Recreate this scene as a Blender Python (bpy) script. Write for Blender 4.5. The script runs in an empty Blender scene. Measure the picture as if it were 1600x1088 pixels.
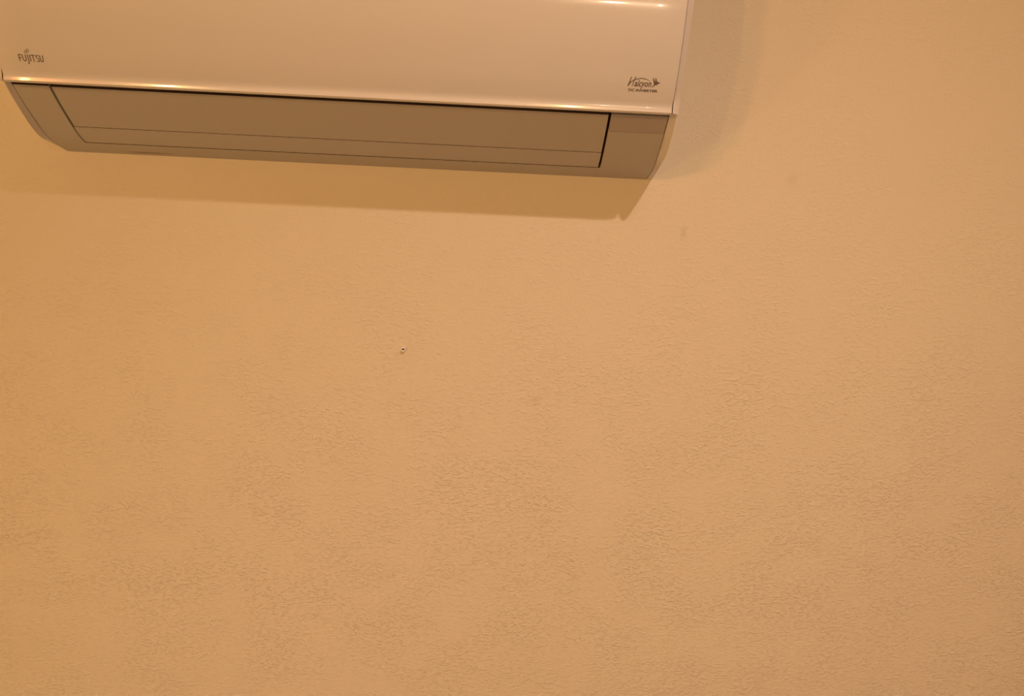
import bpy, bmesh, math, random
from mathutils import Matrix, Vector
random.seed(4)
C = bpy.context.scene.collection
SC = bpy.context.scene
Z0 = 1.60            # height of the underside of the air conditioner above the floor

# ------------------------------------------------------------------ camera
cam_d = bpy.data.cameras.new('camera')
cam = bpy.data.objects.new('camera', cam_d); C.objects.link(cam)
yaw, pitch, roll = -0.02289, math.radians(-22), -0.05304
R = Matrix.Rotation(yaw, 3, 'Z') @ Matrix.Rotation(pitch, 3, 'X') @ Matrix.Rotation(roll, 3, 'Y')
right, fwd, up = R.col[0], R.col[1], R.col[2]
M = Matrix((right, up, -fwd)).transposed().to_4x4()
M.translation = Vector((0.2102, -1.2942, Z0 + 0.2413))
cam.matrix_world = M
cam_d.sensor_fit = 'HORIZONTAL'; cam_d.sensor_width = 36.0
cam_d.lens = 1350 / 1600 * 36.0
cam_d.clip_start = 0.02
SC.camera = cam

# ------------------------------------------------------------------ colour management, world, lamps
SC.view_settings.view_transform = 'Standard'
SC.view_settings.look = 'None'
SC.view_settings.exposure = -0.12
SC.view_settings.gamma = 1.0
SC.view_settings.use_curve_mapping = False
W = bpy.data.worlds.new('world'); SC.world = W; W.use_nodes = True
W.node_tree.nodes['Background'].inputs[0].default_value = (1.0, 0.56, 0.27, 1)
W.node_tree.nodes['Background'].inputs[1].default_value = 0.0

def lamp(name, loc, power, col, rad):
    d = bpy.data.lights.new(name, 'POINT'); d.energy = power; d.color = col; d.shadow_soft_size = rad
    o = bpy.data.objects.new(name, d); o.location = (loc[0], loc[1], Z0 + loc[2]); C.objects.link(o)
    return o
WARM = (1.0, 0.65, 0.43); AMBER = (1.0, 0.54, 0.21); ROSE = (1.0, 0.66, 0.42)
def spot(name, loc, power, col, aim, half, blend=1.0, rad=0.03):
    d = bpy.data.lights.new(name, 'SPOT'); d.energy = power; d.color = col
    d.spot_size = math.radians(2 * half); d.spot_blend = blend; d.shadow_soft_size = rad
    o = bpy.data.objects.new(name, d); o.location = (loc[0], loc[1], Z0 + loc[2]); C.objects.link(o)
    v = Vector(aim) - Vector(loc); o.rotation_euler = v.to_track_quat('-Z', 'Y').to_euler()
    return o
# ceiling downlights tilted at the wall
spot('ceiling_spot_near', (1.19, -2.40, 2.80), 305, (1.0, 0.70, 0.54), (0.25, 0, -1.9), 22)
spot('ceiling_spot_near', (0.93, -2.40, 2.80), 45, (1.0, 0.62, 0.38), (0.25, 0, -1.9), 22)
spot('ceiling_spot_right', (2.60, -2.40, 2.80), 8, WARM, (0.7, 0, -1.9), 23)
spot('hanging_spot_left', (-2.77, -4.0, 1.58), 165, (1.0, 0.36, 0.11), (0.1, 0, -0.9), 24, 1.0, 0.13)
lamp('hanging_bulb_centre', (-1.31, -2.85, 1.22), 34, AMBER, 0.038)
lamp('hanging_bulb_middle', (0.505, -2.85, 1.22), 26, AMBER, 0.035)
lamp('low_fill_left', (-2.85, -2.2, -1.15), 32, (1.0, 0.72, 0.28), 0.12)  # added low amber fill for the lower wall, not a known lamp
spot('wall_spot_a', (0.833, -4.6, 0.375), 34, ROSE, (0.2, 0, -0.2), 30, 0.6, 0.055)
spot('wall_spot_b', (1.195, -4.6, 0.315), 32, ROSE, (0.2, 0, -0.2), 30, 0.6, 0.036)

# ------------------------------------------------------------------ materials
def mat(name, col, rough=0.5, spec=0.5, coat=0.0):
    m = bpy.data.materials.new(name); m.use_nodes = True
    b = m.node_tree.nodes['Principled BSDF']
    b.inputs['Base Color'].default_value = (*col, 1)
    b.inputs['Roughness'].default_value = rough
    b.inputs['Specular IOR Level'].default_value = spec
    b.inputs['Coat Weight'].default_value = coat
    b.inputs['Coat Roughness'].default_value = 0.05
    return m
def N(nt, kind, **kw):
    n = nt.nodes.new(kind)
    for k, v in kw.items(): setattr(n, k, v)
    return n
def mth(nt, op, a, b=None, clamp=False):
    n = N(nt, 'ShaderNodeMath', operation=op); n.use_clamp = clamp
    for i, x in enumerate((a, b)):
        if x is None: continue
        if hasattr(x, 'is_linked') or hasattr(x, 'links'): nt.links.new(x, n.inputs[i])
        else: n.inputs[i].default_value = x
    return n.outputs[0]
def noise(nt, vec, scale, detail=2, rough=0.5):
    n = N(nt, 'ShaderNodeTexNoise'); nt.links.new(vec, n.inputs['Vector'])
    n.inputs['Scale'].default_value = scale; n.inputs['Detail'].default_value = detail
    n.inputs['Roughness'].default_value = rough
    return n.outputs['Fac']
def mapr(nt, x, a, b, c=0.0, d=1.0):
    n = N(nt, 'ShaderNodeMapRange'); n.interpolation_type = 'SMOOTHSTEP'
    nt.links.new(x, n.inputs[0])
    for i, v in enumerate((a, b, c, d)): n.inputs[i + 1].default_value = v
    return n.outputs[0]
def mapping(nt, vec, scale=(1, 1, 1), loc=(0, 0, 0), rot=(0, 0, 0)):
    n = N(nt, 'ShaderNodeMapping'); nt.links.new(vec, n.inputs[0])
    n.inputs['Scale'].default_value = scale; n.inputs['Location'].default_value = loc; n.inputs['Rotation'].default_value = rot
    return n.outputs[0]

def wall_material():
    m = mat('painted_plaster', (0.80, 0.76, 0.62), 0.62, 0.25)
    nt = m.node_tree; b = nt.nodes['Principled BSDF']
    co = N(nt, 'ShaderNodeTexCoord').outputs['Object']
    sep = N(nt, 'ShaderNodeSeparateXYZ'); nt.links.new(co, sep.inputs[0])
    # short raised flecks of plaster, slightly wider than high, in drifting patches
    warp = N(nt, 'ShaderNodeTexNoise'); nt.links.new(co, warp.inputs['Vector']); warp.inputs['Scale'].default_value = 90
    wv = N(nt, 'ShaderNodeVectorMath', operation='SCALE'); nt.links.new(warp.outputs['Color'], wv.inputs[0]); wv.inputs['Scale'].default_value = 0.012
    av = N(nt, 'ShaderNodeVectorMath', operation='ADD'); nt.links.new(co, av.inputs[0]); nt.links.new(wv.outputs[0], av.inputs[1])
    st = mapping(nt, av.outputs[0], (0.72, 1, 1.35), rot=(0, math.radians(8), 0))
    f1 = mapr(nt, noise(nt, st, 165, 3, 0.6), 0.48, 0.66)
    f2 = mapr(nt, noise(nt, mapping(nt, av.outputs[0], (0.8, 1, 1.2), (3, 1, 7)), 95, 3, 0.6), 0.52, 0.70)
    patch = mapr(nt, noise(nt, mapping(nt, co, loc=(5, 2, 1)), 9, 3, 0.6), 0.32, 0.64, 0.36, 0.95)
    patch2 = mapr(nt, noise(nt, mapping(nt, co, loc=(1.3, 8, 4.1)), 3.2, 2, 0.5), 0.44, 0.70, 0.1, 0.85)
    low = mapr(nt, sep.outputs['Z'], Z0 + 0.15, Z0 - 0.75, 0.25, 1.0)   # thicker coat lower on the wall
    rgt = mapr(nt, sep.outputs['X'], 0.95, 1.2, 0.0, 1.0)
    rlow = mth(nt, 'MULTIPLY', rgt, mapr(nt, sep.outputs['Z'], Z0 - 0.55, Z0 - 0.85, 0.0, 1.0))
    fine = mapr(nt, noise(nt, co, 330, 2, 0.5), 0.3, 0.7)
    h = mth(nt, 'MULTIPLY', mth(nt, 'MULTIPLY', f1, patch), low)
    h2 = mth(nt, 'MULTIPLY', mth(nt, 'MULTIPLY', f2, patch2), mth(nt, 'ADD', mth(nt, 'MULTIPLY', low, 0.5), mth(nt, 'MULTIPLY', rlow, 1.3)))
    h = mth(nt, 'ADD', h, mth(nt, 'MULTIPLY', h2, 1.0))
    h = mth(nt, 'ADD', h, mth(nt, 'MULTIPLY', fine, 0.07))
    # slow unevenness of the wall itself
    h = mth(nt, 'ADD', h, mth(nt, 'MULTIPLY', noise(nt, co, 7, 2), 0.5))
    bp = N(nt, 'ShaderNodeBump'); bp.inputs['Strength'].default_value = 1.0; bp.inputs['Distance'].default_value = 0.0008
    nt.links.new(h, bp.inputs['Height']); nt.links.new(bp.outputs[0], b.inputs['Normal'])
    # paint colour drifts a little, with a few small scuffs
    mix = N(nt, 'ShaderNodeMix', data_type='RGBA')
    mix.inputs['A'].default_value = (0.81, 0.765, 0.635, 1); mix.inputs['B'].default_value = (0.78, 0.73, 0.61, 1)
    nt.links.new(noise(nt, co, 2.2, 3), mix.inputs['Factor'])
    last = mix.outputs['Result']
    for (x, z, rx, rz, k) in ((0.494, -0.078, 0.006, 0.013, 0.20), (0.283, -0.375, 0.010, 0.014, 0.12),
                              (0.645, 0.01, 0.012, 0.010, 0.10), (1.13, -0.45, 0.002, 0.002, 0.5)):
        v = mapping(nt, co, (1 / rx, 0, 1 / rz), (-x / rx, 0, -(Z0 + z) / rz))
        wob = N(nt, 'ShaderNodeVectorMath', operation='LENGTH'); nt.links.new(v, wob.inputs[0])
        d = mth(nt, 'ADD', wob.outputs['Value'], mth(nt, 'MULTIPLY', noise(nt, co, 160, 3), 1.2))
        k_ = mapr(nt, d, 1.9, 0.5, 0.0, k)
        mx = N(nt, 'ShaderNodeMix', data_type='RGBA'); nt.links.new(k_, mx.inputs['Factor'])
        nt.links.new(last, mx.inputs['A']); mx.inputs['B'].default_value = (0.30, 0.24, 0.18, 1); last = mx.outputs['Result']
    nt.links.new(last, b.inputs['Base Color'])
    return m

def casing_material(name, col, rough, dirt=False, coat=0.0):
    m = mat(name, col, rough, 0.5, coat); nt = m.node_tree; b = nt.nodes['Principled BSDF']
    co = N(nt, 'ShaderNodeTexCoord').outputs['Object']
    bp = N(nt, 'ShaderNodeBump'); bp.inputs['Strength'].default_value = 0.15; bp.inputs['Distance'].default_value = 0.0002
    nt.links.new(noise(nt, co, 25 if coat else 400, 2), bp.inputs['Height']); nt.links.new(bp.outputs[0], b.inputs['Normal'])
    if dirt:      # a dusty smear along the rear edge
        v = mapping(nt, co, (1 / 0.045, 1 / 0.0055, 0), (0.307 / 0.045, 0.014 / 0.0055, 0), )
        ln = N(nt, 'ShaderNodeVectorMath', operation='LENGTH'); nt.links.new(v, ln.inputs[0])
        d = mth(nt, 'ADD', ln.outputs['Value'], mth(nt, 'MULTIPLY', noise(nt, mapping(nt, co, (1, 3, 3)), 130, 4, 0.7), 1.3))
        k = mapr(nt, d, 1.75, 0.9, 0.0, 0.8)
        mx = N(nt, 'ShaderNodeMix', data_type='RGBA'); nt.links.new(k, mx.inputs['Factor'])
        mx.inputs['A'].default_value = (*col, 1); mx.inputs['B'].default_value = (0.20, 0.14, 0.08, 1)
        nt.links.new(mx.outputs['Result'], b.inputs['Base Color'])
    return m

M_wall = wall_material()
M_room = mat('room_paint', (0.80, 0.76, 0.66), 0.8, 0.2)
M_floor = mat('floor_boards', (0.30, 0.19, 0.11), 0.5)
M_panel = casing_material('glossy_white_panel', (0.76, 0.765, 0.78), 0.17, coat=0.6)
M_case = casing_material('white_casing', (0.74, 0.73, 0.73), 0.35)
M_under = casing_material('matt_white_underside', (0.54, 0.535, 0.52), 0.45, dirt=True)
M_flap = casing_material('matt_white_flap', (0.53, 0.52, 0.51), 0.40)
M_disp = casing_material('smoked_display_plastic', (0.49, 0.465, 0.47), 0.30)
M_dark = mat('dark_recess', (0.09, 0.062, 0.045), 0.8, 0.1)  # shade in the casing gaps put into the colour; plastic there is white
M_seam = mat('dark_seam', (0.12, 0.08, 0.055), 0.9, 0.1)  # dark brown for the seam walls of cover and flaps
M_ink = mat('grey_print', (0.16, 0.13, 0.11), 0.5, 0.3)
M_plug = mat('white_plug_plastic', (0.82, 0.80, 0.80), 0.4)

# ------------------------------------------------------------------ helpers
def obj(name, bm, m, parent=None, smooth=30, bevel=0.0):
    me = bpy.data.meshes.new(name); bmesh.ops.recalc_face_normals(bm, faces=bm.faces[:]); bm.to_mesh(me); bm.free()
    for x in (m if isinstance(m, (list, tuple)) else [m]): me.materials.append(x)
    if smooth:
        me.polygons.foreach_set('use_smooth', [True] * len(me.polygons)); me.set_sharp_from_angle(angle=math.radians(smooth))
    o = bpy.data.objects.new(name, me); C.objects.link(o)
    if parent: o.parent = parent
    if bevel:
        b = o.modifiers.new('bevel', 'BEVEL'); b.width = bevel; b.segments = 2; b.limit_method = 'ANGLE'; b.angle_limit = math.radians(40)
    return o
def box(name, lo, hi, m, kind='structure'):
    bm = bmesh.new(); r = bmesh.ops.create_cube(bm, size=1)
    for v in r['verts']:
        v.co = Vector([lo[i] + (hi[i] - lo[i]) * (v.co[i] + 0.5) for i in range(3)])
    o = obj(name, bm, m, smooth=0)
    if kind: o['kind'] = kind
    return o

# ------------------------------------------------------------------ room shell
CEIL = Z0 + 3.05
box('wall_back', (-3.0, 0.0, 0), (3.4, 0.12, CEIL), M_wall)
box('wall_left', (-3.12, -5.0, 0), (-3.0, 0.12, CEIL), M_room)
box('wall_right', (3.4, -5.0, 0), (3.52, 0.12, CEIL), M_room)
box('wall_front', (-3.12, -5.12, 0), (3.52, -5.0, CEIL), M_room)
box('floor', (-3.12, -5.12, -0.1), (3.52, 0.12, 0), M_floor)
box('ceiling', (-3.12, -5.12, CEIL), (3.52, 0.12, CEIL + 0.1), M_room)

# ------------------------------------------------------------------ air conditioner
w, wo = 0.4270, 0.4352
LOW = [(0, 0), (-.034, .0150), (-.046, .0208), (-.057, .0280), (-.067, .0360), (-.078, .0468), (-.0975, .0684), (-.1145, .0888), (-.130, .109)]
PAN = [(-.1405, .1100), (-.1460, .1165), (-.1515, .1285), (-.158, .152), (-.164, .180), (-.168, .206), (-.170, .228), (-.1705, .245), (-.169, .262), (-.1665, .300)]
LIP = [(-.1380, .1120), (-.1425, .1112), (-.1470, .1120), (-.1494, .1135), (-.1501, .1152), (-.1490, .1188), (-.1488, .1214), (-.1496, .1255), (-.1512, .1300), (-.1545, .1400)] + PAN[3:]

class Prof:                                   # a (y, z) outline walked by arc length, smoothed
    def __init__(s, pts, smooth=True):
        s.p = [Vector(q) for q in pts]; s.t = [0.0]
        for a, b in zip(s.p[:-1], s.p[1:]): s.t.append(s.t[-1] + (b - a).length)
        s.L = s.t[-1]; n = len(s.p); s.m = []
        for i in range(n):
            a, b = max(i - 1, 0), min(i + 1, n - 1)
            s.m.append((s.p[b] - s.p[a]) / (s.t[b] - s.t[a]))
    def at(s, u):
        i = 0
        while i < len(s.t) - 2 and u > s.t[i + 1]: i += 1
        h = s.t[i + 1] - s.t[i]; x = (u - s.t[i]) / h
        if x < 0 or x > 1: return s.p[i] + (s.p[i + 1] - s.p[i]) * x
        a, b, c, d = 2*x**3 - 3*x**2 + 1, x**3 - 2*x**2 + x, -2*x**3 + 3*x**2, x**3 - x**2
        return s.p[i] * a + s.m[i] * (b * h) + s.p[i + 1] * c + s.m[i + 1] * (d * h)
    def nrm(s, u):                            # outward normal in (y, z)
        e = 1e-4; a, b = s.at(max(u - e, 0)), s.at(min(u + e, s.L)); t = (b - a).normalized()
        return Vector((-t.y, t.x)) if True else None
    def on(s, x, u, off=0.0):
        p = s.at(u); n = s.nrm(u); q = p + n * off
        return Vector((x, q.x, q.y))
P_low, P_pan, P_lip = Prof(LOW), Prof(PAN), Prof(LIP)
# outward = towards -y / down: check sign once
if P_low.nrm(0.1).x > 0:
    Prof.nrm_old = Prof.nrm
    Prof.nrm = lambda s, u: -Prof.nrm_old(s, u)

def frange(a, b, n): return [a + (b - a) * i / n for i in range(n + 1)]
def merge(*ls):
    r = sorted(set(round(x, 6) for l in ls for x in l)); return r
def slab(name, prof, xs, ss, keep, th, m, parent, off=None, bevel=0.0, edge_mat=None):
    """closed curved sheet on an outline: cells of the (x, s) grid for which keep() holds"""
    bm = bmesh.new(); F = {}; B = {}
    def vf(i, j):
        if (i, j) not in F: F[i, j] = bm.verts.new(prof.on(xs[i], ss[j], off(xs[i], ss[j]) if off else 0))
        return F[i, j]
    def vb(i, j):
        if (i, j) not in B: B[i, j] = bm.verts.new(prof.on(xs[i], ss[j], -th))
        return B[i, j]
    cells = {(i, j) for i in range(len(xs) - 1) for j in range(len(ss) - 1) if keep((xs[i] + xs[i + 1]) / 2, (ss[j] + ss[j + 1]) / 2)}
    for (i, j) in cells:
        bm.faces.new((vf(i, j), vf(i + 1, j), vf(i + 1, j + 1), vf(i, j + 1)))
        bm.faces.new((vb(i, j + 1), vb(i + 1, j + 1), vb(i + 1, j), vb(i, j)))
        for (di, dj, a, b) in ((-1, 0, (0, 1), (0, 0)), (1, 0, (1, 0), (1, 1)), (0, -1, (0, 0), (1, 0)), (0, 1, (1, 1), (0, 1))):
            if (i + di, j + dj) not in cells:
                p, q = (i + a[0], j + a[1]), (i + b[0], j + b[1])
                fc = bm.faces.new((vf(*q), vf(*p), vb(*p), vb(*q)))
                if edge_mat and dj and not (0.12 < ss[j] < 0.15 and th > 0.0045): fc.material_index = 1
    return obj(name, bm, [m, edge_mat] if edge_mat else m, parent, bevel=bevel)

ac = bpy.data.objects.new('air_conditioner', None); C.objects.link(ac)
ac.location = (0, 0, Z0); ac.empty_display_size = 0.1
ac['label'] = 'white split air conditioner with closed air flap, mounted high on the cream plaster wall'
ac['category'] = 'air conditioner'

# casing: rounded cheeks left and right, the middle set back behind the panels
CH_LOW = [(0, 0.0), (-.0253, .0130), (-.0460, .0235), (-.0665, .0355), (-.0875, .0475), (-.1049, .0610), (-.1235, .0862), (-.1370, .1105)]
CH_UP = [(-.1458, .1130), (-.1470, .133), (-.1510, .1485), (-.1565, .1767), (-.1595, .1976), (-.1615, .2135), (-.1628, .2400), (-.1615, .262), (-.160, .300), (-.150, .328), (-.01, .332), (0, .332)]
IN_UP = [(-.1495, .1146), (-.1480, .1285), (-.1545, .152), (-.1610, .180), (-.165, .206), (-.1670, .228), (-.1675, .245), (-.166, .262), (-.164, .300), (-.152, .3285), (-.01, .3325), (0, .3325)]
def sample(prof, n): return [prof.at(prof.L * i / n) for i in range(n + 1)]
po = sample(Prof(CH_LOW), 20) + [Prof(CH_UP[:8]).at(Prof(CH_UP[:8]).L * i / 18) for i in range(19)] + [Vector(q) for q in CH_UP[8:]]
pi_ = sample(P_low, 20) + [Prof(IN_UP[:8]).at(Prof(IN_UP[:8]).L * i / 18) for i in range(19)] + [Vector(q) for q in IN_UP[8:]]
cen = Vector((-0.03, 0.18))
pr = []
for k, q in enumerate(pi_):
    d = (q - cen).normalized()
    e_ = 0.010 if k < 25 else 0.0022
    if k <= 38: pr.append(Vector((min(q.x - d.x * e_, -0.0), q.y - d.y * e_)))
    else: pr.append(q.copy())
pr[0] = Vector((0, 0.006))
mid_ = [a.lerp(b, 0.55) for a, b in zip(po, pi_)]
for k in range(39):                            # the edge between cheek and side is rolled, not sharp
    d = (mid_[k] - cen).normalized(); mid_[k] = mid_[k] + d * 0.0005
mid_[0] = Vector((0, 0))
CH_L = [(0, 0.0), (-.0253, .0120), (-.0458, .0208), (-.0697, .0319), (-.0880, .0478), (-.1030, .0650), (-.1164, .0823), (-.1267, .0960), (-.1360, .1105)]
pl_ = sample(Prof(CH_L), 20) + po[21:]
ml_ = [a.lerp(b, 0.55) for a, b in zip(pl_, pi_)]
bm = bmesh.new(); rings = []
for x, pf in ((-.4325, pl_), (-.4300, ml_), (-w, pi_), (-w + .0003, pr), (w - .0003, pr), (w, pi_), (wo - .0045, mid_), (wo, po)):
    rings.append([bm.verts.new((x, q.x, q.y)) for q in pf])
n = len(po)
for a, (ra, rb) in enumerate(zip(rings[:-1], rings[1:])):
    for k in range(n - 1):
        f = bm.faces.new((ra[k], rb[k], rb[k + 1], ra[k + 1]))
        f.material_index = 1 if (a in (2, 3, 4) and k < 25) else 0
    bm.faces.new((ra[n - 1], rb[n - 1], rb[0], ra[0]))
bm.faces.new(rings[0][::-1]); bm.faces.new(rings[-1])
obj('casing', bm, [M_case, M_dark], ac, smooth=35)

# front panel: one curved glossy sheet with a rolled lower lip and rounded side edges
r_ = 0.0018; xw = w - 0.0007
edge = [0, .0002, .0005, .0009, .0013, .0018]
xs = merge([-xw + e for e in edge], frange(-xw + .0018, xw - .0018, 24), [xw - e for e in edge])
def pan_off(x, s):
    d = xw - abs(x)
    o = 0 if d >= r_ else -(r_ - math.sqrt(max(r_ * r_ - (r_ - d) ** 2, 0)))
    return o
ss = frange(0, P_lip.L, 90)
panel = slab('front_panel', P_lip, xs, ss, lambda x, s: True, 0.006, M_panel, ac, pan_off)

# lower cover around the air outlet, with a cut-out for the flaps
XL, XR, SB, ST = -0.3805, 0.3510, 0.0538, 0.1705
cx = w - 0.0007
xs = merge([-cx, XL, XR, cx], frange(XL, XR, 12), [XR + 0.0012])
ss = merge(frange(0, SB, 16), frange(SB, 0.1392, 24), frange(0.1392, ST, 8))
keep = lambda x, s: (s < SB) or (x < XL) or (x > XR and s < 0.1392)
cover = slab('lower_cover', P_low, xs, ss, keep, 0.005, M_under, ac, bevel=0, edge_mat=M_seam)
# indicator window at the right of the outlet
slab('display_window', P_low, frange(XR + 0.0002, cx, 3), frange(0.1396, ST, 8), lambda x, s: True, 0.005, M_disp, ac, off=lambda x, s: -0.0003, bevel=0.0004)
# two flaps closing the outlet
g = 0.0036
up_xs = frange(XL + g, XR - g, 20)
slab('air_flap', P_low, up_xs, frange(0.0960, ST - 0.0008, 16), lambda x, s: True, 0.004, M_flap, ac, off=lambda x, s: 0.0002, edge_mat=M_seam)
slab('air_flap', P_low, frange(XL + g * .55, XR - g * .9, 20), frange(SB + 0.0015, 0.0943, 12), lambda x, s: True, 0.004, M_flap, ac, off=lambda x, s: -0.0003, edge_mat=M_seam)

# three small stop nubs on the rim between the flaps, two mould marks at the rear edge
def nub(x, s, a, b, h, name, m):
    bm = bmesh.new(); q = bmesh.ops.create_cube(bm, size=1)
    for v in q['verts']:
        v.co = P_low.on(x + v.co.x * a * (0.7 if v.co.z > 0 else 1), s + v.co.y * b * (0.7 if v.co.z > 0 else 1), h * (v.co.z + 0.3))
    return obj(name, bm, m, cover, smooth=0)
for x, s in ((-0.2538, .0940), (-0.1878, .0936), (-0.034, .0934)):
    nub(x, s, .0022, .0016, .0008, 'flap_stop', M_under)
for x in (0.3092, 0.3677):
    nub(x, 0.0235, .0012, .0050, .0005, 'mould_mark', M_under)

# top intake grille
bm = bmesh.new()
for k in range(9):
    y = -0.128 + k * 0.0135
    q = bmesh.ops.create_cube(bm, size=1)
    for v in q['verts']: v.co = Vector((v.co.x * 0.80, y + v.co.y * 0.004, 0.3335 + v.co.z * 0.006))
for k in range(7):
    q = bmesh.ops.create_cube(bm, size=1); x = -0.40 + k * 0.8 / 6
    for v in q['verts']: v.co = Vector((x + v.co.x * 0.004, -0.074 + v.co.y * 0.112, 0.3330 + v.co.z * 0.005))
obj('intake_grille', bm, M_case, ac, smooth=0)

# ---- printed marks on the front panel: flat ink laid on the curved sheet
S0 = P_lip.L - P_pan.L           # the marks were measured along the plain outline
def lay(u, v, h=0.00018):                     # u = x, v = arc length on P_pan
    return P_lip.on(u, v + S0, h)
def ribbon(bm, pts, wd, closed=False):
    n = len(pts); L = []; Rr = []
    for i, p in enumerate(pts):
        a = Vector(pts[i - 1]) if (i > 0 or closed) else Vector(p)
        b = Vector(pts[(i + 1) % n]) if (i < n - 1 or closed) else Vector(p)
        t = (b - a).normalized(); nn = Vector((-t.y, t.x)); ww = (wd[i] if isinstance(wd, (list, tuple)) else wd) / 2
        q = Vector(p); L.append(bm.verts.new(lay(*(q + nn * ww)))); Rr.append(bm.verts.new(lay(*(q - nn * ww))))
    for i in range(n if closed else n - 1):
        j = (i + 1) % n
        bm.faces.new((L[i], Rr[i], Rr[j], L[j]))
def arc(cx_, cy_, rx, ry, a0, a1, n=10, rot=0):
    o = []
    for i in range(n + 1):
        a = math.radians(a0 + (a1 - a0) * i / n); x, y = rx * math.cos(a), ry * math.sin(a)
        o.append((cx_ + x * math.cos(rot) - y * math.sin(rot), cy_ + x * math.sin(rot) + y * math.cos(rot)))
    return o
# FUJITSU word mark, 30 mm wide
bm = bmesh.new(); x0, v0, H = -0.3985, 0.0322, 0.0086; t = 0.0012
def S(x, y): return (x0 + x * 0.001, v0 + y * H)
for st in ([S(.5, 0), S(.5, 1)], [S(.0, .95), S(4.0, .95)], [S(.5, .52), S(3.3, .52)],
           [S(5.0, 1), S(5.0, .42)] + [S(*q) for q in [(5.2, .2), (6.0, .07), (6.9, .05), (7.8, .09), (8.6, .22), (8.8, .45)]] + [S(8.8, 1)],
           [S(11.6, 1.05), S(11.6, .1), S(11.2, -.15), S(10.4, -.34), S(9.6, -.38)],
           [S(14.2, 0), S(14.2, 1)],
           [S(15.4, .95), S(20.6, .95)], [S(18.0, 0), S(18.0, .95)],
           [S(*q) for q in [(24.9, .88), (23.8, .97), (22.7, .95), (21.9, .84), (21.9, .70), (22.6, .58), (23.9, .46), (24.7, .34), (24.8, .20), (24.1, .07), (22.9, .03), (21.6, .10)]],
           [S(26.4, 1), S(26.4, .42)] + [S(*q) for q in [(26.6, .2), (27.2, .07), (28.1, .04), (29.0, .09), (29.7, .22), (29.9, .45)]] + [S(29.9, 1)]):
    ribbon(bm, st, t)
ribbon(bm, arc(*S(10.6, 1.38), .0017, .0013, 0, 360, 14, .5)[:-1], .0007, True)
ribbon(bm, arc(*S(13.4, 1.62), .0019, .0014, 0, 360, 14, .5)[:-1], .0007, True)
obj('lettering', bm, M_ink, panel, smooth=0)

def font_mesh(txt, ex, shear, bold=0.0):
    cu = bpy.data.curves.new('t', 'FONT'); cu.body = txt; cu.size = 1; cu.shear = shear; cu.offset = bold; cu.resolution_u = 3
    o = bpy.data.objects.new('t', cu); C.objects.link(o)
    dg = bpy.context.evaluated_depsgraph_get(); dg.update()
    me = o.evaluated_get(dg).to_mesh(); V = [tuple(v.co) for v in me.vertices]; Fs = [tuple(p.vertices) for p in me.polygons]
    o.evaluated_get(dg).to_mesh_clear(); bpy.data.objects.remove(o); bpy.data.curves.remove(cu)
    a, b = min(v[0] for v in V), max(v[0] for v in V); c, d = min(v[1] for v in V), max(v[1] for v in V)
    return [((v[0] - a) / (b - a), (v[1] - c) / (d - c)) for v in V], Fs
def put_text(bm, txt, u0, u1, va, vb, shear=0.0, bold=0.0, slant=0.0):
    V, Fs = font_mesh(txt, 1, shear, bold)
    vs = [bm.verts.new(lay(u0 + (u1 - u0) * x, va + (vb - va) * y + slant * x)) for x, y in V]
    for f in Fs:
        try: bm.faces.new([vs[i] for i in f])
        except ValueError: pass
# Halcyon mark with swoosh, hummingbird and DC INVERTER below it
bm = bmesh.new()
put_text(bm, 'alcyon', 0.3730, 0.3945, 0.0372, 0.0486, 0.28, 0.02)
ribbon(bm, [(0.3650, 0.0402), (0.3664, 0.0445), (0.3684, 0.0520)], .0012)
ribbon(bm, [(0.3704, 0.0406), (0.3720, 0.0462), (0.3737, 0.0524)], .0011)
ribbon(bm, [(0.3652, 0.0408), (0.3668, 0.0437), (0.3690, 0.0461), (0.3722, 0.0481), (0.3770, 0.0499), (0.3815, 0.0506), (0.3860, 0.0501), (0.3900, 0.0487), (0.3932, 0.0466)],
       [.0018, .0016, .0012, .0010, .0010, .0010, .0009, .0006, .0002])
obj('lettering', bm, M_ink, panel, smooth=0)
bm = bmesh.new()
def poly(pts): bm.faces.new([bm.verts.new(lay(*p)) for p in pts])
poly([(0.3950, 0.0524), (0.3957, 0.0496), (0.3970, 0.0466), (0.3990, 0.0448), (0.3992, 0.0470), (0.3974, 0.0498)])      # rear wing
poly([(0.3986, 0.0526), (0.3988, 0.0498), (0.3995, 0.0465), (0.4011, 0.0457), (0.4008, 0.0486), (0.3998, 0.0510)])      # front wing
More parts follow.
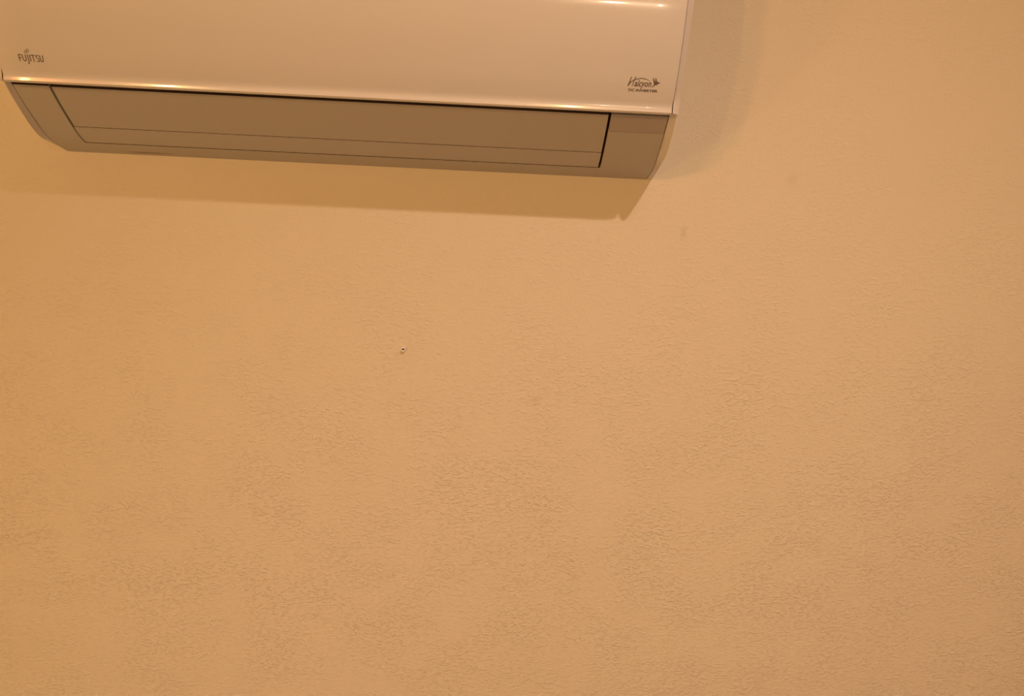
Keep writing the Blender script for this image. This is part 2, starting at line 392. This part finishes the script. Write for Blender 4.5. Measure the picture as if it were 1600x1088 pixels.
poly([(0.3966, 0.0468), (0.3978, 0.0436), (0.3996, 0.0426), (0.4020, 0.0433), (0.4034, 0.0450), (0.4060, 0.0456), (0.4034, 0.0468), (0.4016, 0.0474), (0.3996, 0.0472)])  # body and beak
poly([(0.3986, 0.0446), (0.3972, 0.0424), (0.3950, 0.0402), (0.3955, 0.0396), (0.3975, 0.0408), (0.3998, 0.0432)])      # tail
obj('bird_emblem', bm, M_ink, panel, smooth=0)
bm = bmesh.new()
put_text(bm, 'DC', 0.3664, 0.3742, 0.0332, 0.0370, 0, 0.035)
put_text(bm, 'INVERTER', 0.3758, 0.4036, 0.0333, 0.0366, 0.1, 0.04)
obj('lettering', bm, M_ink, panel, smooth=0)

# ------------------------------------------------------------------ wall plug below the air conditioner
pl = bpy.data.objects.new('wall_plug', None); C.objects.link(pl)
pl.location = (0.0645, 0, Z0 - 0.2912)
pl['label'] = 'small white plastic wall plug sticking out of the bare plaster below the air conditioner'
pl['category'] = 'wall plug'
def lathe(name, prof, m, parent, seg=24, tilt=0.0):
    bm = bmesh.new(); rows = []
    for r, y in prof:
        rows.append([bm.verts.new((r * math.cos(2*math.pi*k/seg), y, r * math.sin(2*math.pi*k/seg))) for k in range(seg)])
    for a, b in zip(rows[:-1], rows[1:]):
        for k in range(seg): bm.faces.new((a[k], a[(k+1) % seg], b[(k+1) % seg], b[k]))
    bm.faces.new(rows[0][::-1]); bm.faces.new(rows[-1])
    bm.transform(Matrix.Rotation(tilt, 4, 'X'))
    return obj(name, bm, m, parent, smooth=40)
lathe('collar', [(.0028, .010), (.0036, .004), (.0038, -.0018), (.0043, -.0030), (.0043, -.0040), (.0038, -.0046), (.0025, -.0047), (.0019, -.0042), (.0018, -.0005)], M_plug, pl)
bm = bmesh.new()
for a in (0.3, 0.3 + math.pi / 2):             # the four split jaws seen down the bore
    q = bmesh.ops.create_cube(bm, size=1)
    for v in q['verts']: v.co = Matrix.Rotation(a, 3, 'Y') @ Vector((v.co.x * .0035, -0.0016 + v.co.y * .0012, v.co.z * .0005))
obj('split_jaw', bm, M_dark, pl, smooth=0)
lathe('bore', [(.0017, .001), (.0018, -.0008), (.0012, -.0010)], M_dark, pl, 16)
